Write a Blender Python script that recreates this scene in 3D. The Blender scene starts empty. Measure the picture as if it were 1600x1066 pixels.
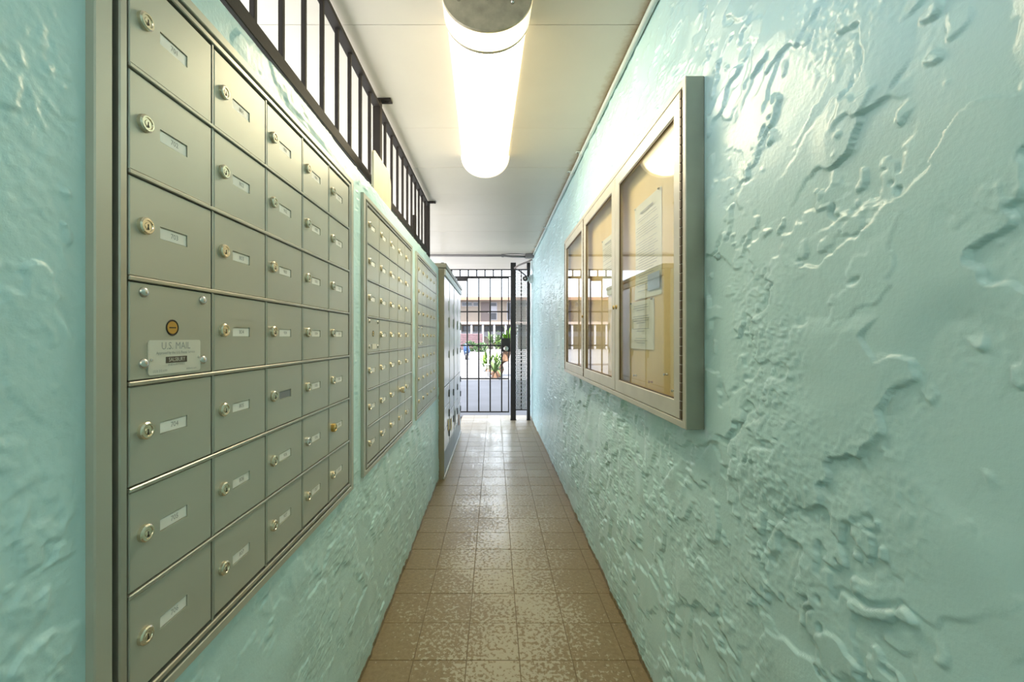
import bpy, math, random
import numpy as np
from mathutils import Vector, Matrix
R = math.radians
random.seed(7)
C = bpy.context.scene.collection
SC = bpy.context.scene

# ------------------------------------------------------------------ camera, sky, sun, exposure
cam = bpy.data.objects.new('camera', bpy.data.cameras.new('camera'))
C.objects.link(cam)
cam.location = (0, 0, 1.25)
cam.rotation_euler = (R(90), 0, 0)
cam.data.sensor_width = 36
cam.data.lens = 645 / 1600 * 36
cam.data.shift_x = (800 - 772) / 1600
cam.data.shift_y = (527 - 533) / 1600
cam.data.clip_start = .01
cam.data.clip_end = 500
SC.camera = cam

world = bpy.data.worlds.new('sky')
SC.world = world
world.use_nodes = True
bg = world.node_tree.nodes['Background']
bg.inputs['Color'].default_value = (.82, .90, 1.0, 1)
bg.inputs['Strength'].default_value = 1.35

sun = bpy.data.objects.new('sun', bpy.data.lights.new('sun', 'SUN'))
C.objects.link(sun)
sun.data.energy = 6.0
sun.data.angle = R(.6)
sun.data.color = (1, .95, .86)
sun.rotation_euler = (R(31), 0, R(-6))          # from behind and above, over the roof of the block

SC.view_settings.view_transform = 'Standard'
SC.view_settings.look = 'None'
SC.view_settings.gamma = 1
SC.view_settings.use_curve_mapping = False
SC.view_settings.exposure = 1.9
LAMP = 5.5

# ------------------------------------------------------------------ materials
def nt(name):
    m = bpy.data.materials.new(name)
    m.use_nodes = True
    n = m.node_tree
    return m, n, n.nodes['Principled BSDF']

def pos_noise(n, scale, detail=3, rough=.55, vec=None, stretch=None):
    t = n.nodes.new('ShaderNodeTexNoise')
    t.inputs['Scale'].default_value = scale
    t.inputs['Detail'].default_value = detail
    t.inputs['Roughness'].default_value = rough
    if vec is None:
        g = n.nodes.new('ShaderNodeNewGeometry')
        vec = g.outputs['Position']
    if stretch:
        mp = n.nodes.new('ShaderNodeMapping')
        mp.inputs['Scale'].default_value = stretch
        n.links.new(vec, mp.inputs['Vector'])
        vec = mp.outputs['Vector']
    n.links.new(vec, t.inputs['Vector'])
    return t.outputs['Fac']

def ramp(n, fac, stops):
    r = n.nodes.new('ShaderNodeValToRGB')
    el = r.color_ramp.elements
    while len(el) < len(stops):
        el.new(.5)
    for e, (p, c) in zip(el, stops):
        e.position = p
        e.color = (*c, 1) if len(c) == 3 else c
    n.links.new(fac, r.inputs['Fac'])
    return r.outputs['Color']

def bump(n, fac, strength, dist=.002):
    b = n.nodes.new('ShaderNodeBump')
    b.inputs['Strength'].default_value = strength
    b.inputs['Distance'].default_value = dist
    n.links.new(fac, b.inputs['Height'])
    return b.outputs['Normal']

def simple(name, col, rough=.5, metal=0, var=.06, scale=12, bmp=0, bscale=200, coat=0):
    m, n, p = nt(name)
    f = pos_noise(n, scale)
    a = tuple(max(0, c * (1 - var)) for c in col)
    b = tuple(min(1, c * (1 + var)) for c in col)
    n.links.new(ramp(n, f, [(.3, a), (.7, b)]), p.inputs['Base Color'])
    p.inputs['Roughness'].default_value = rough
    p.inputs['Metallic'].default_value = metal
    p.inputs['Coat Weight'].default_value = coat
    if bmp:
        n.links.new(bump(n, pos_noise(n, bscale), bmp), p.inputs['Normal'])
    return m

M = {}
def stucco(name, col):
    m, n, p = nt(name)
    f = pos_noise(n, 2.2, 4)
    a = tuple(c * .95 for c in col); b = tuple(min(1, c * 1.05) for c in col)
    g = n.nodes.new('ShaderNodeNewGeometry'); s = n.nodes.new('ShaderNodeSeparateXYZ'); n.links.new(g.outputs['Position'], s.inputs[0])
    ad = n.nodes.new('ShaderNodeMath'); ad.operation = 'MULTIPLY_ADD'; ad.inputs[1].default_value = -.045
    n.links.new(pos_noise(n, 22, 4, .65), ad.inputs[0]); n.links.new(s.outputs['Z'], ad.inputs[2])
    k = ramp(n, ad.outputs[0], [(0, (1, 1, 1)), (.004, (0, 0, 0))])       # scuffed brown line where the paint meets the floor
    mixc = n.nodes.new('ShaderNodeMix'); mixc.data_type = 'RGBA'; n.links.new(k, mixc.inputs['Factor'])
    n.links.new(ramp(n, f, [(.3, a), (.7, b)]), mixc.inputs['A']); mixc.inputs['B'].default_value = (.24, .19, .11, 1)
    n.links.new(mixc.outputs['Result'], p.inputs['Base Color'])
    p.inputs['Roughness'].default_value = .29
    p.inputs['Specular IOR Level'].default_value = .55
    b1 = n.nodes.new('ShaderNodeBump'); b1.inputs['Strength'].default_value = .22; b1.inputs['Distance'].default_value = .003
    n.links.new(pos_noise(n, 120, 4, .6), b1.inputs['Height'])
    n.links.new(b1.outputs['Normal'], p.inputs['Normal'])
    return m
M['stucco_r'] = stucco('teal_stucco_paint', (.56, .80, .825))
M['stucco_l'] = stucco('aqua_stucco_paint', (.56, .81, .83))

m, n, p = nt('ceiling_paint')
f = pos_noise(n, 1.6, 5)
g = n.nodes.new('ShaderNodeNewGeometry'); sp = n.nodes.new('ShaderNodeSeparateXYZ'); n.links.new(g.outputs['Position'], sp.inputs[0])
ad = n.nodes.new('ShaderNodeMath'); ad.operation = 'MULTIPLY_ADD'; ad.inputs[1].default_value = .13
n.links.new(pos_noise(n, 11, 6, .75), ad.inputs[0]); n.links.new(sp.outputs['X'], ad.inputs[2])
k = ramp(n, ad.outputs[0], [(.575, (0, 0, 0)), (.625, (.75, .75, .75))])             # old brown stain along the conduit
mixc = n.nodes.new('ShaderNodeMix'); mixc.data_type = 'RGBA'; n.links.new(k, mixc.inputs['Factor'])
n.links.new(ramp(n, f, [(.3, (.565, .522, .45)), (.7, (.615, .57, .497))]), mixc.inputs['A']); mixc.inputs['B'].default_value = (.36, .25, .12, 1)
n.links.new(mixc.outputs['Result'], p.inputs['Base Color'])
p.inputs['Roughness'].default_value = .34
n.links.new(bump(n, pos_noise(n, 9, 5, .6), .18, .004), p.inputs['Normal'])
M['ceiling'] = m

# worn glazed floor tile: glossy remains of glaze over a matt tan body
m, n, p = nt('worn_floor_tile')
f1 = pos_noise(n, 62, 4, .6)
f2 = pos_noise(n, 3.0, 3)
mx = n.nodes.new('ShaderNodeMath'); mx.operation = 'MULTIPLY_ADD'
n.links.new(f2, mx.inputs[0]); mx.inputs[1].default_value = .35
n.links.new(f1, mx.inputs[2])
sep = n.nodes.new('ShaderNodeSeparateXYZ'); gg = n.nodes.new('ShaderNodeNewGeometry')
n.links.new(gg.outputs['Position'], sep.inputs[0])
ax = n.nodes.new('ShaderNodeMath'); ax.operation = 'ADD'; ax.inputs[1].default_value = -.06
n.links.new(sep.outputs['X'], ax.inputs[0])
ab = n.nodes.new('ShaderNodeMath'); ab.operation = 'ABSOLUTE'; n.links.new(ax.outputs[0], ab.inputs[0])
ms = n.nodes.new('ShaderNodeMath'); ms.operation = 'MULTIPLY_ADD'; ms.inputs[1].default_value = -.42
n.links.new(ab.outputs[0], ms.inputs[0]); n.links.new(mx.outputs[0], ms.inputs[2])   # foot traffic polished the middle
gl = ramp(n, ms.outputs[0], [(.60, (0, 0, 0)), (.615, (1, 1, 1))])
body = ramp(n, pos_noise(n, 55, 4), [(.3, (.215, .160, .084)), (.7, (.285, .215, .120))])
cm = n.nodes.new('ShaderNodeMix'); cm.data_type = 'RGBA'
n.links.new(gl, cm.inputs['Factor']); n.links.new(body, cm.inputs['A'])
cm.inputs['B'].default_value = (.47, .42, .32, 1)
n.links.new(cm.outputs['Result'], p.inputs['Base Color'])
rm = n.nodes.new('ShaderNodeMapRange'); rm.inputs['To Min'].default_value = .42; rm.inputs['To Max'].default_value = .12
n.links.new(gl, rm.inputs['Value']); n.links.new(rm.outputs['Result'], p.inputs['Roughness'])
ad = n.nodes.new('ShaderNodeMath'); ad.operation = 'MULTIPLY_ADD'; ad.inputs[1].default_value = 1.6
n.links.new(pos_noise(n, 60, 3, .6), ad.inputs[0]); n.links.new(gl, ad.inputs[2])
n.links.new(bump(n, ad.outputs[0], .45, .0016), p.inputs['Normal'])
M['tile'] = m
M['grout'] = simple('floor_grout', (.17, .118, .058), .6, var=.2, scale=40)

m, n, p = nt('anodised_aluminium')
f = pos_noise(n, 2.5, 3)
n.links.new(ramp(n, f, [(.3, (.47, .475, .41)), (.7, (.53, .53, .455))]), p.inputs['Base Color'])
p.inputs['Metallic'].default_value = .35; p.inputs['Roughness'].default_value = .38
n.links.new(bump(n, pos_noise(n, 1, 3, .5, None, (60, 60, 900)), .05, .001), p.inputs['Normal'])
M['alu'] = m
M['alu_edge'] = simple('bright_aluminium_edge', (.46, .45, .39), .3, .6)
M['dark_gap'] = simple('dark_gap', (.045, .042, .038), .7)
M['frame_alu'] = simple('cream_aluminium_frame', (.58, .55, .46), .36, .25)
M['case_alu'] = simple('grey_green_aluminium', (.34, .36, .30), .4, .45)
M['brass'] = simple('nickel_brass', (.72, .65, .50), .25, .85)
M['brass_y'] = simple('yellow_brass', (.60, .42, .14), .3, .9)
M['nickel'] = simple('nickel', (.66, .64, .60), .25, .9)
M['key'] = simple('keyhole_black', (.02, .016, .01), .6)
M['paper'] = simple('white_paper', (.92, .91, .86), .6, var=.03)
M['paper'].node_tree.nodes['Principled BSDF'].inputs['Roughness'].default_value = .3
M['paper'].node_tree.nodes['Principled BSDF'].inputs['Specular IOR Level'].default_value = .9
M['paper_c'] = simple('cream_paper', (.84, .79, .65), .65, var=.03)
M['ink'] = simple('grey_ink', (.36, .36, .34), .7)
M['ink_d'] = simple('dark_ink', (.10, .08, .06), .6)
M['plate'] = simple('off_white_plate', (.74, .71, .62), .4, var=.02)
M['black'] = simple('black_iron_paint', (.022, .019, .02), .4, bmp=.15, bscale=150)
M['rail'] = simple('brown_black_rail_paint', (.014, .009, .006), .75, bmp=.2, bscale=120)
M['cream'] = simple('cream_board_paint', (.52, .47, .35), .5)
M['galv'] = simple('pale_conduit_paint', (.60, .68, .66), .4)
M['brownpipe'] = simple('dark_grey_pipe_paint', (.17, .16, .16), .4)
M['pinkpipe'] = simple('rusty_grey_pipe', (.38, .32, .31), .5, var=.2, scale=30)
M['locker'] = simple('pale_grey_locker_enamel', (.78, .78, .80), .27, .4, var=.03)
M['locker_side'] = simple('tan_grey_locker_side', (.27, .25, .185), .45, .1)
M['locker_gap'] = simple('locker_gap_grey', (.07, .075, .08), .5)
M['locker_base'] = simple('blue_grey_plinth', (.36, .40, .46), .4)
M['white_strip'] = simple('white_strip', (.75, .75, .76), .5)
M['mesh'] = simple('galvanised_mesh', (.62, .60, .57), .4, .1)
M['tag'] = simple('manila_tag', (.78, .62, .36), .7)
M['tag_r'] = simple('faded_red_tag', (.55, .33, .26), .7)
M['cork'] = None
m, n, p = nt('tan_plywood_board')
f = pos_noise(n, 1, 4, .6, None, (40, 7, 1.2))
n.links.new(ramp(n, f, [(.3, (.86, .60, .27)), (.7, (.95, .70, .36))]), p.inputs['Base Color'])
p.inputs['Roughness'].default_value = .6
M['cork'] = m
M['concrete'] = simple('pale_concrete', (.125, .125, .138), .8, var=.12, scale=1.2, bmp=.2, bscale=60)
M['paving_bounce'] = simple('pale_bounce_paving', (.62, .62, .62), .8, var=.08, scale=2)  # pale so the added slab bounces daylight
M['asphalt'] = simple('grey_road', (.16, .155, .165), .85, var=.15, scale=.8)
M['kerb'] = simple('kerb_grey', (.14, .13, .145), .8)
M['bwall'] = simple('beige_render', (.24, .205, .17), .8, var=.04, scale=1)
M['eave'] = simple('salmon_eave', (.22, .13, .09), .8)
M['roofm'] = simple('roof_grey_pink', (.28, .23, .21), .8)
M['bdoor'] = simple('brown_door_paint', (.11, .085, .08), .5)
M['pane_d'] = simple('dark_window', (.06, .065, .075), .15)
M['bwhite'] = simple('white_panel', (.30, .30, .33), .6)
M['maroon'] = simple('maroon_brick', (.10, .06, .07), .8, var=.2, scale=6)
M['scooter'] = simple('blue_bodywork', (.012, .04, .11), .3)
M['rubber'] = simple('black_rubber', (.03, .03, .033), .6)
M['leaf'] = simple('lime_leaf', (.085, .17, .016), .45, var=.35, scale=6)
M['leaf2'] = simple('pale_green_leaf', (.08, .135, .045), .45, var=.3, scale=6)
M['leafd'] = simple('dark_green_leaf', (.06, .12, .045), .5, var=.4, scale=4)
M['bark'] = simple('brown_bark', (.095, .05, .027), .8, var=.3, scale=14, bmp=.6, bscale=30)
M['white_body'] = simple('white_plastic', (.62, .66, .66), .4)
M['hinge'] = simple('brown_piano_hinge', (.12, .08, .045), .5, .2)

def glass_mat(name):
    m = bpy.data.materials.new(name); m.use_nodes = True
    n = m.node_tree
    for nd in list(n.nodes): n.nodes.remove(nd)
    out = n.nodes.new('ShaderNodeOutputMaterial')
    mixs = n.nodes.new('ShaderNodeMixShader')
    tr = n.nodes.new('ShaderNodeBsdfTransparent'); tr.inputs[0].default_value = (.96, .98, .97, 1)
    gl = n.nodes.new('ShaderNodeBsdfGlossy'); gl.inputs['Roughness'].default_value = .01
    fr = n.nodes.new('ShaderNodeFresnel'); g = n.nodes.new('ShaderNodeNewGeometry')
    ma = n.nodes.new('ShaderNodeMath'); ma.operation = 'MULTIPLY_ADD'
    ma.inputs[1].default_value = -(1.5 - 1 / 1.5); ma.inputs[2].default_value = 1.5
    n.links.new(g.outputs['Backfacing'], ma.inputs[0]); n.links.new(ma.outputs[0], fr.inputs['IOR'])
    n.links.new(fr.outputs[0], mixs.inputs[0]); n.links.new(tr.outputs[0], mixs.inputs[1]); n.links.new(gl.outputs[0], mixs.inputs[2])
    n.links.new(mixs.outputs[0], out.inputs['Surface'])
    return m
M['glass'] = glass_mat('thin_glass')

def emis(name, stops, strength):
    m, n, p = nt(name)
    tc = n.nodes.new('ShaderNodeTexCoord'); s = n.nodes.new('ShaderNodeSeparateXYZ')
    n.links.new(tc.outputs['Object'], s.inputs[0])
    a = n.nodes.new('ShaderNodeMath'); a.operation = 'ABSOLUTE'; n.links.new(s.outputs['X'], a.inputs[0])
    d = n.nodes.new('ShaderNodeMath'); d.operation = 'DIVIDE'; d.inputs[1].default_value = .16; n.links.new(a.outputs[0], d.inputs[0])
    c = ramp(n, d.outputs[0], stops)
    n.links.new(c, p.inputs['Emission Color'])
    p.inputs['Emission Strength'].default_value = strength
    p.inputs['Base Color'].default_value = (.8, .75, .65, 1)
    p.inputs['Roughness'].default_value = .35
    return m
M['lens'] = emis('lit_lens', [(0, (1, .86, .58)), (.62, (1, .86, .58)), (.86, (.20, .165, .10)), (1, (.075, .058, .033))], LAMP)
M['lens_fill'] = emis('lit_fill_lens', [(0, (1, .9, .70)), (1, (.8, .7, .5))], LAMP * .68)  # lens glow of the added fill lamp
M['collar'] = emis('lit_collar', [(0, (.9, .76, .44)), (.6, (.9, .76, .44)), (1, (.3, .24, .13))], LAMP * .14)
M['collar_f'] = emis('dim_collar', [(0, (.62, .50, .33)), (1, (.55, .43, .26))], .62)
M['lamp_plate'] = simple('stained_grey_end_plate', (.42, .37, .27), .5, .2, var=.2, scale=20)

# ------------------------------------------------------------------ mesh builder
class MB:
    def __init__(s): s.v = []; s.f = []; s.m = []
    def add(s, vs, fs, m=0):
        o = len(s.v); s.v += [tuple(v) for v in vs]
        for f in fs: s.f.append(tuple(o + i for i in f)); s.m.append(m)
        return s
    def box(s, x0, x1, y0, y1, z0, z1, m=0):
        return s.add([(x0,y0,z0),(x1,y0,z0),(x1,y1,z0),(x0,y1,z0),(x0,y0,z1),(x1,y0,z1),(x1,y1,z1),(x0,y1,z1)],
                     [(0,3,2,1),(4,5,6,7),(0,1,5,4),(1,2,6,5),(2,3,7,6),(3,0,4,7)], m)
    def cbox(s, x0, x1, y0, y1, z0, z1, c=.001, m=0):
        vs = []; idx = {}
        for ix, x in enumerate((x0, x1)):
            for iy, y in enumerate((y0, y1)):
                for iz, z in enumerate((z0, z1)):
                    sx = 1 if ix == 0 else -1; sy = 1 if iy == 0 else -1; sz = 1 if iz == 0 else -1
                    for k, q in enumerate(((x, y+sy*c, z+sz*c), (x+sx*c, y, z+sz*c), (x+sx*c, y+sy*c, z))):
                        idx[ix, iy, iz, k] = len(vs); vs.append(q)
        I = idx; fs = []
        for a in (0, 1):
            q = [I[a,0,0,0], I[a,1,0,0], I[a,1,1,0], I[a,0,1,0]]; fs.append(q if a else q[::-1])
            q = [I[0,a,0,1], I[1,a,0,1], I[1,a,1,1], I[0,a,1,1]]; fs.append(q[::-1] if a else q)
            q = [I[0,0,a,2], I[1,0,a,2], I[1,1,a,2], I[0,1,a,2]]; fs.append(q if a else q[::-1])
        for a in (0, 1):
            for b in (0, 1):
                q = [I[a,b,0,0], I[a,b,1,0], I[a,b,1,1], I[a,b,0,1]]; fs.append(q if a == b else q[::-1])
                q = [I[a,0,b,0], I[a,1,b,0], I[a,1,b,2], I[a,0,b,2]]; fs.append(q[::-1] if a == b else q)
                q = [I[0,a,b,1], I[1,a,b,1], I[1,a,b,2], I[0,a,b,2]]; fs.append(q if a == b else q[::-1])
        for a in (0, 1):
            for b in (0, 1):
                for d in (0, 1):
                    q = [I[a,b,d,0], I[a,b,d,1], I[a,b,d,2]]; fs.append(q if (a+b+d) % 2 else q[::-1])
        return s.add(vs, fs, m)
    def tube(s, pts, r, n=10, m=0, cap=True):
        pts = [Vector(p) for p in pts]; rs = r if isinstance(r, (list, tuple)) else [r] * len(pts)
        vs = []; fs = []
        for i, p in enumerate(pts):
            d = (pts[min(i+1, len(pts)-1)] - pts[max(i-1, 0)]).normalized()
            up = Vector((0, 0, 1)) if abs(d.z) < .9 else Vector((1, 0, 0))
            a = d.cross(up).normalized(); b = a.cross(d).normalized()
            for k in range(n):
                t = 2 * math.pi * k / n
                vs.append(p + (a * math.cos(t) + b * math.sin(t)) * rs[i])
        for i in range(len(pts) - 1):
            for k in range(n):
                fs.append((i*n+k, i*n+(k+1) % n, (i+1)*n+(k+1) % n, (i+1)*n+k))
        if cap:
            fs.append(tuple(range(n))[::-1]); fs.append(tuple((len(pts)-1)*n+k for k in range(n)))
        return s.add(vs, fs, m)
    def lathe(s, prof, axis='x', n=16, m=0, o=(0, 0, 0), caps=(True, True)):
        vs = []; fs = []
        for a, r in prof:
            for k in range(n):
                t = 2 * math.pi * k / n; c, q = r * math.cos(t), r * math.sin(t)
                v = (a, c, q) if axis == 'x' else ((q, a, c) if axis == 'y' else (c, q, a))
                vs.append((v[0]+o[0], v[1]+o[1], v[2]+o[2]))
        for i in range(len(prof) - 1):
            for k in range(n):
                fs.append((i*n+k, i*n+(k+1) % n, (i+1)*n+(k+1) % n, (i+1)*n+k))
        if caps[0]: fs.append(tuple(range(n))[::-1])
        if caps[1]: fs.append(tuple((len(prof)-1)*n+k for k in range(n)))
        return s.add(vs, fs, m)
    def ring(s, y0, y1, z0, z1, w, wz, x0, x1, m=0, c=.0015):
        # mitred picture frame in a plane of constant x, front at x1
        sg = 1 if x1 > x0 else -1
        def loop(d, dz, x): return [(x, y0+d, z0+dz), (x, y1-d, z0+dz), (x, y1-d, z1-dz), (x, y0+d, z1-dz)]
        L = [loop(0, 0, x0), loop(0, 0, x1 - sg*c), loop(c, c, x1), loop(w-c, wz-c, x1), loop(w, wz, x1 - sg*c), loop(w, wz, x0)]
        vs = sum(L, []); fs = []
        for i in range(len(L)):
            j = (i + 1) % len(L)
            for k in range(4):
                q = (i*4+k, i*4+(k+1) % 4, j*4+(k+1) % 4, j*4+k)
                fs.append(q if sg > 0 else q[::-1])
        return s.add(vs, fs, m)
    def mesh(s, name, mats, smooth=False):
        me = bpy.data.meshes.new(name)
        me.from_pydata(s.v, [], s.f)
        for q in (mats if isinstance(mats, (list, tuple)) else [mats]): me.materials.append(q)
        me.polygons.foreach_set('material_index', s.m)
        me.polygons.foreach_set('use_smooth', [smooth] * len(s.f))
        me.update()
        return me
    def build(s, name, mats, parent=None, loc=(0, 0, 0), smooth=False):
        return put(name, s.mesh(name, mats, smooth), parent, loc)

def put(name, me, parent=None, loc=(0, 0, 0)):
    o = bpy.data.objects.new(name, me); C.objects.link(o)
    o.location = loc
    if parent is not None: o.parent = parent
    return o
def tag(o, label=None, cat=None, group=None, kind=None):
    if label: o['label'] = label
    if cat: o['category'] = cat
    if group: o['group'] = group
    if kind: o['kind'] = kind
    return o
def empty(name, loc, label, cat, group=None):
    o = bpy.data.objects.new(name, None); C.objects.link(o); o.location = loc
    o.empty_display_size = .05
    return tag(o, label, cat, group)
def struct(o): o['kind'] = 'structure'; return o

_tc = {}
def text_mesh(s, size, mat, wide=1.0):
    k = (s, size, mat.name, wide)
    if k in _tc: return _tc[k]
    cu = bpy.data.curves.new('lettering', 'FONT'); cu.body = s; cu.size = size
    cu.align_x = 'CENTER'; cu.align_y = 'CENTER'; cu.resolution_u = 2
    o = bpy.data.objects.new('tmp', cu); C.objects.link(o)
    dg = bpy.context.evaluated_depsgraph_get()
    me = bpy.data.meshes.new_from_object(o.evaluated_get(dg))
    bpy.data.objects.remove(o); bpy.data.curves.remove(cu)
    n = len(me.vertices); co = np.zeros(n * 3); me.vertices.foreach_get('co', co); co = co.reshape(-1, 3)
    out = np.stack([np.zeros(n), co[:, 0] * wide, co[:, 1]], 1)      # reads along +Y, faces +X
    me.vertices.foreach_set('co', out.ravel()); me.update()
    me.materials.clear(); me.materials.append(mat)
    _tc[k] = me
    return me

# ------------------------------------------------------------------ stucco walls (real relief)
def _hash(i, j, seed):
    h = (i.astype(np.int64) * 374761393 + j.astype(np.int64) * 668265263 + seed * 974711) & 0xffffffff
    h = ((h ^ (h >> 13)) * 1274126177) & 0xffffffff
    return ((h ^ (h >> 16)) & 0xffff) / 65535.0
def vnoise(u, v, seed):
    i = np.floor(u); j = np.floor(v); a = u - i; b = v - j
    a = a*a*(3-2*a); b = b*b*(3-2*b); i = i.astype(np.int64); j = j.astype(np.int64)
    return (_hash(i, j, seed)*(1-a)+_hash(i+1, j, seed)*a)*(1-b)+(_hash(i, j+1, seed)*(1-a)+_hash(i+1, j+1, seed)*a)*b
def fbm(u, v, seed, o=3):
    t = 0; a = .5; w = 0
    for k in range(o): t = t + a*vnoise(u*2**k, v*2**k, seed+k); w += a; a *= .5
    return t / w

def stucco_height(Y, Z, seed, dens, gain):
    U, V = np.meshgrid(Y, Z, indexing='ij')
    rng = np.random.RandomState(seed)
    h = (fbm(U*5, V*5, seed) - .5) * .004
    wu = U + (fbm(U*16, V*16, seed+5) - .5)*.05; wv = V + (fbm(U*16, V*16, seed+9) - .5)*.05
    # trowelled islands: flat plateaus with ragged steep edges
    for k, (sc_, thr, A) in enumerate(((6, .57, .0062), (10, .62, .0048), (4.5, .61, .0066))):
        th = (-.6, -1.0, -.3, -.8)[k]
        p = wu*math.cos(th)+wv*math.sin(th); q = -wu*math.sin(th)+wv*math.cos(th)
        f = fbm(p*sc_*.75, q*sc_*1.35, seed+50+k*7, 4)
        amp = np.clip(fbm(U*6, V*6, seed+80+k, 2)*2.8-1.0, 0, 1)
        e = .008*(sc_/7)
        isl = np.clip((f-thr)/e, 0, 1)
        h = np.maximum(h, h*.4 + isl*A*amp) + np.exp(-((f-thr-e)/(e*1.1))**2)*.0004*amp
    # single dabs whose lip ends abruptly on the down side
    area = (Y[-1]-max(Y[0], .2)) * (Z[-1]-Z[0])
    for k in range(int(area * dens)):
        cu = rng.uniform(max(Y[0], .2), Y[-1]); cv = rng.uniform(Z[0], Z[-1])
        big = rng.rand() < .38
        a = rng.uniform(.03, .09) if big else rng.uniform(.006, .030)
        b = a * rng.uniform(.3, .8)
        th = rng.normal(-.9, .9) if rng.rand() < .8 else rng.uniform(0, 6.28)
        A = rng.uniform(.003, .0056) if big else rng.uniform(.002, .0045)
        Rr = max(a, b) * 1.6
        i0, i1 = np.searchsorted(Y, (cu-Rr, cu+Rr)); j0, j1 = np.searchsorted(Z, (cv-Rr, cv+Rr))
        if i1 - i0 < 2 or j1 - j0 < 2: continue
        u = U[i0:i1, j0:j1]-cu; v = V[i0:i1, j0:j1]-cv
        nz = vnoise((u+cu)*28, (v+cv)*28, seed+k % 97) - .5; nz2 = vnoise((u+cu)*85, (v+cv)*85, seed+3+k % 89) - .5
        p = (u*math.cos(th)+v*math.sin(th))/a; q = (-u*math.sin(th)+v*math.cos(th))/b
        r = np.sqrt(p*p+q*q) * (1 + .95*nz + .6*nz2)
        t = np.clip((p+1)/2, 0, 1)
        hl = t**1.6 * A * np.clip((1-r)/(.0028/a), 0, 1)
        s = h[i0:i1, j0:j1]
        h[i0:i1, j0:j1] = np.where(r < 1, np.maximum(s, .35*np.clip(s, 0, 1) + hl), s)
    # rough dragged grit
    g = np.clip(fbm(U*4.5, V*3.2, seed+31) * 4 - 1.75, 0, 1)
    th = .6
    su = (U*math.cos(th)+V*math.sin(th)); sv = (-U*math.sin(th)+V*math.cos(th))
    gr = np.clip((vnoise(su*150, sv*70, seed+41) - .62)/.12, 0, 1) * .0026 + np.clip((vnoise(U*190, V*190, seed+43)-.66)/.1, 0, 1)*.0022
    h += g * gr * .62
    h *= gain
    return U, V, h

def heightfield_wall(name, x_base, sgn, Y, Z, seed, dens, flats, mat, thick, gain):
    U, V, h = stucco_height(Y, Z, seed, dens, gain)
    for (y0, y1, z0, z1) in flats:
        d = np.maximum(np.maximum(y0-U, U-y1), np.maximum(z0-V, V-z1))
        h *= np.clip(d/.025, 0, 1)
    X = x_base + sgn*h
    xb = x_base - sgn*thick
    nu, nv = X.shape
    P = np.stack([X, U, V], -1)
    P = np.pad(P, ((1, 1), (1, 1), (0, 0)), mode='edge')
    P[0, :, 0] = P[-1, :, 0] = xb; P[:, 0, 0] = P[:, -1, 0] = xb
    nu += 2; nv += 2
    idx = np.arange(nu*nv).reshape(nu, nv)
    a, b, c, d = idx[:-1, :-1], idx[1:, :-1], idx[1:, 1:], idx[:-1, 1:]
    q = np.stack([a, b, c, d] if sgn > 0 else [a, d, c, b], -1).reshape(-1, 4)
    back = [idx[0, 0], idx[0, -1], idx[-1, -1], idx[-1, 0]]
    if sgn < 0: back = back[::-1]
    q = np.vstack([q, np.array([back])])
    me = bpy.data.meshes.new(name)
    me.vertices.add(nu*nv); me.vertices.foreach_set('co', P.reshape(-1).astype(np.float32))
    nf = len(q)
    me.loops.add(nf*4); me.polygons.add(nf)
    me.loops.foreach_set('vertex_index', q.reshape(-1).astype(np.int32))
    me.polygons.foreach_set('loop_start', np.arange(0, nf*4, 4, dtype=np.int32))
    sm = np.ones(nf, bool).reshape(-1); sm[-1] = False
    me.polygons.foreach_set('use_smooth', sm)
    me.materials.append(mat)
    me.update(calc_edges=True); me.validate()
    return struct(put(name, me))

def ysteps(y0, ystart, y1, s0, pw):
    ys = list(np.arange(y0, -1.2, .03)) + list(np.arange(-1.2, ystart-.002, .007)); y = ystart
    while y < y1:
        ys.append(y); y += s0 * max(1, (y/.45))**pw
    ys.append(y1)
    return np.array(ys)

XL, XR, ZC = -.485, .570, 2.43
U1, U2, U3 = .490, 1.502, 2.530          # near edge of each mailbox bank
UW, UZ0, UZ1 = .903, .738, 1.778
BN = (1.117, 3.046, .999, 1.958)         # notice board y0 y1 z0 z1
flatsL = [(u, u+UW, UZ0, UZ1) for u in (U1, U2, U3)]
heightfield_wall('wall_right', XR, -1, ysteps(-4.0, .36, 6.45, .0023, 1.15), np.arange(-.005, ZC + .004, .0029), 11, 190, [BN], M['stucco_r'], .15, 1.35)
heightfield_wall('wall_left', XL, 1, ysteps(-4.0, .36, 3.6, .0026, 1.2), np.arange(-.005, 1.846, .0031), 23, 170, flatsL, M['stucco_l'], .235, .8)

# ------------------------------------------------------------------ floor, ceiling, block above, ground
fl = struct(MB().box(XL-.02, XR+.02, -4.0, 6.5, -.06, -.0016).build('floor', M['grout']))
cols = [(XL-.01, -.3117), (-.3117, -.1067), (-.1067, .0983), (.0983, .3033), (.3033, .5083), (.5083, XR+.005)]
tm = {}
rowp = .2087
for i, (a, b) in enumerate(cols):
    g = .0017
    w = (b-a)/2-g; l = rowp/2-g
    tm[i] = MB().cbox(-w, w, -l, l, -.008, 0, .0010).mesh('tile', M['tile'])
    for k in range(-13, 24):
        yc = 1.597 + (k + .5) * rowp
        o = put('tile', tm[i], fl, ((a+b)/2, yc, random.uniform(-.0006, .0004)))
ce = struct(MB().box(-2.4, XR+.15, -4.0, 7.3, ZC+.012, ZC+.05).build('ceiling', M['ceiling']))
edges = [-4.0, -3.1, -2.2, -1.3, -.75, -.2, .40, .98, 1.56, 2.33, 2.87, 3.41, 3.98, 4.6, 5.2, 5.95, 6.6, 7.3]
for a, b in zip(edges[:-1], edges[1:]):
    MB().cbox(-2.4, XR+.15, a+.0008, b-.0008, ZC + random.uniform(0, .0012), ZC+.013, .0012).build('panel', M['ceiling'], ce)
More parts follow.
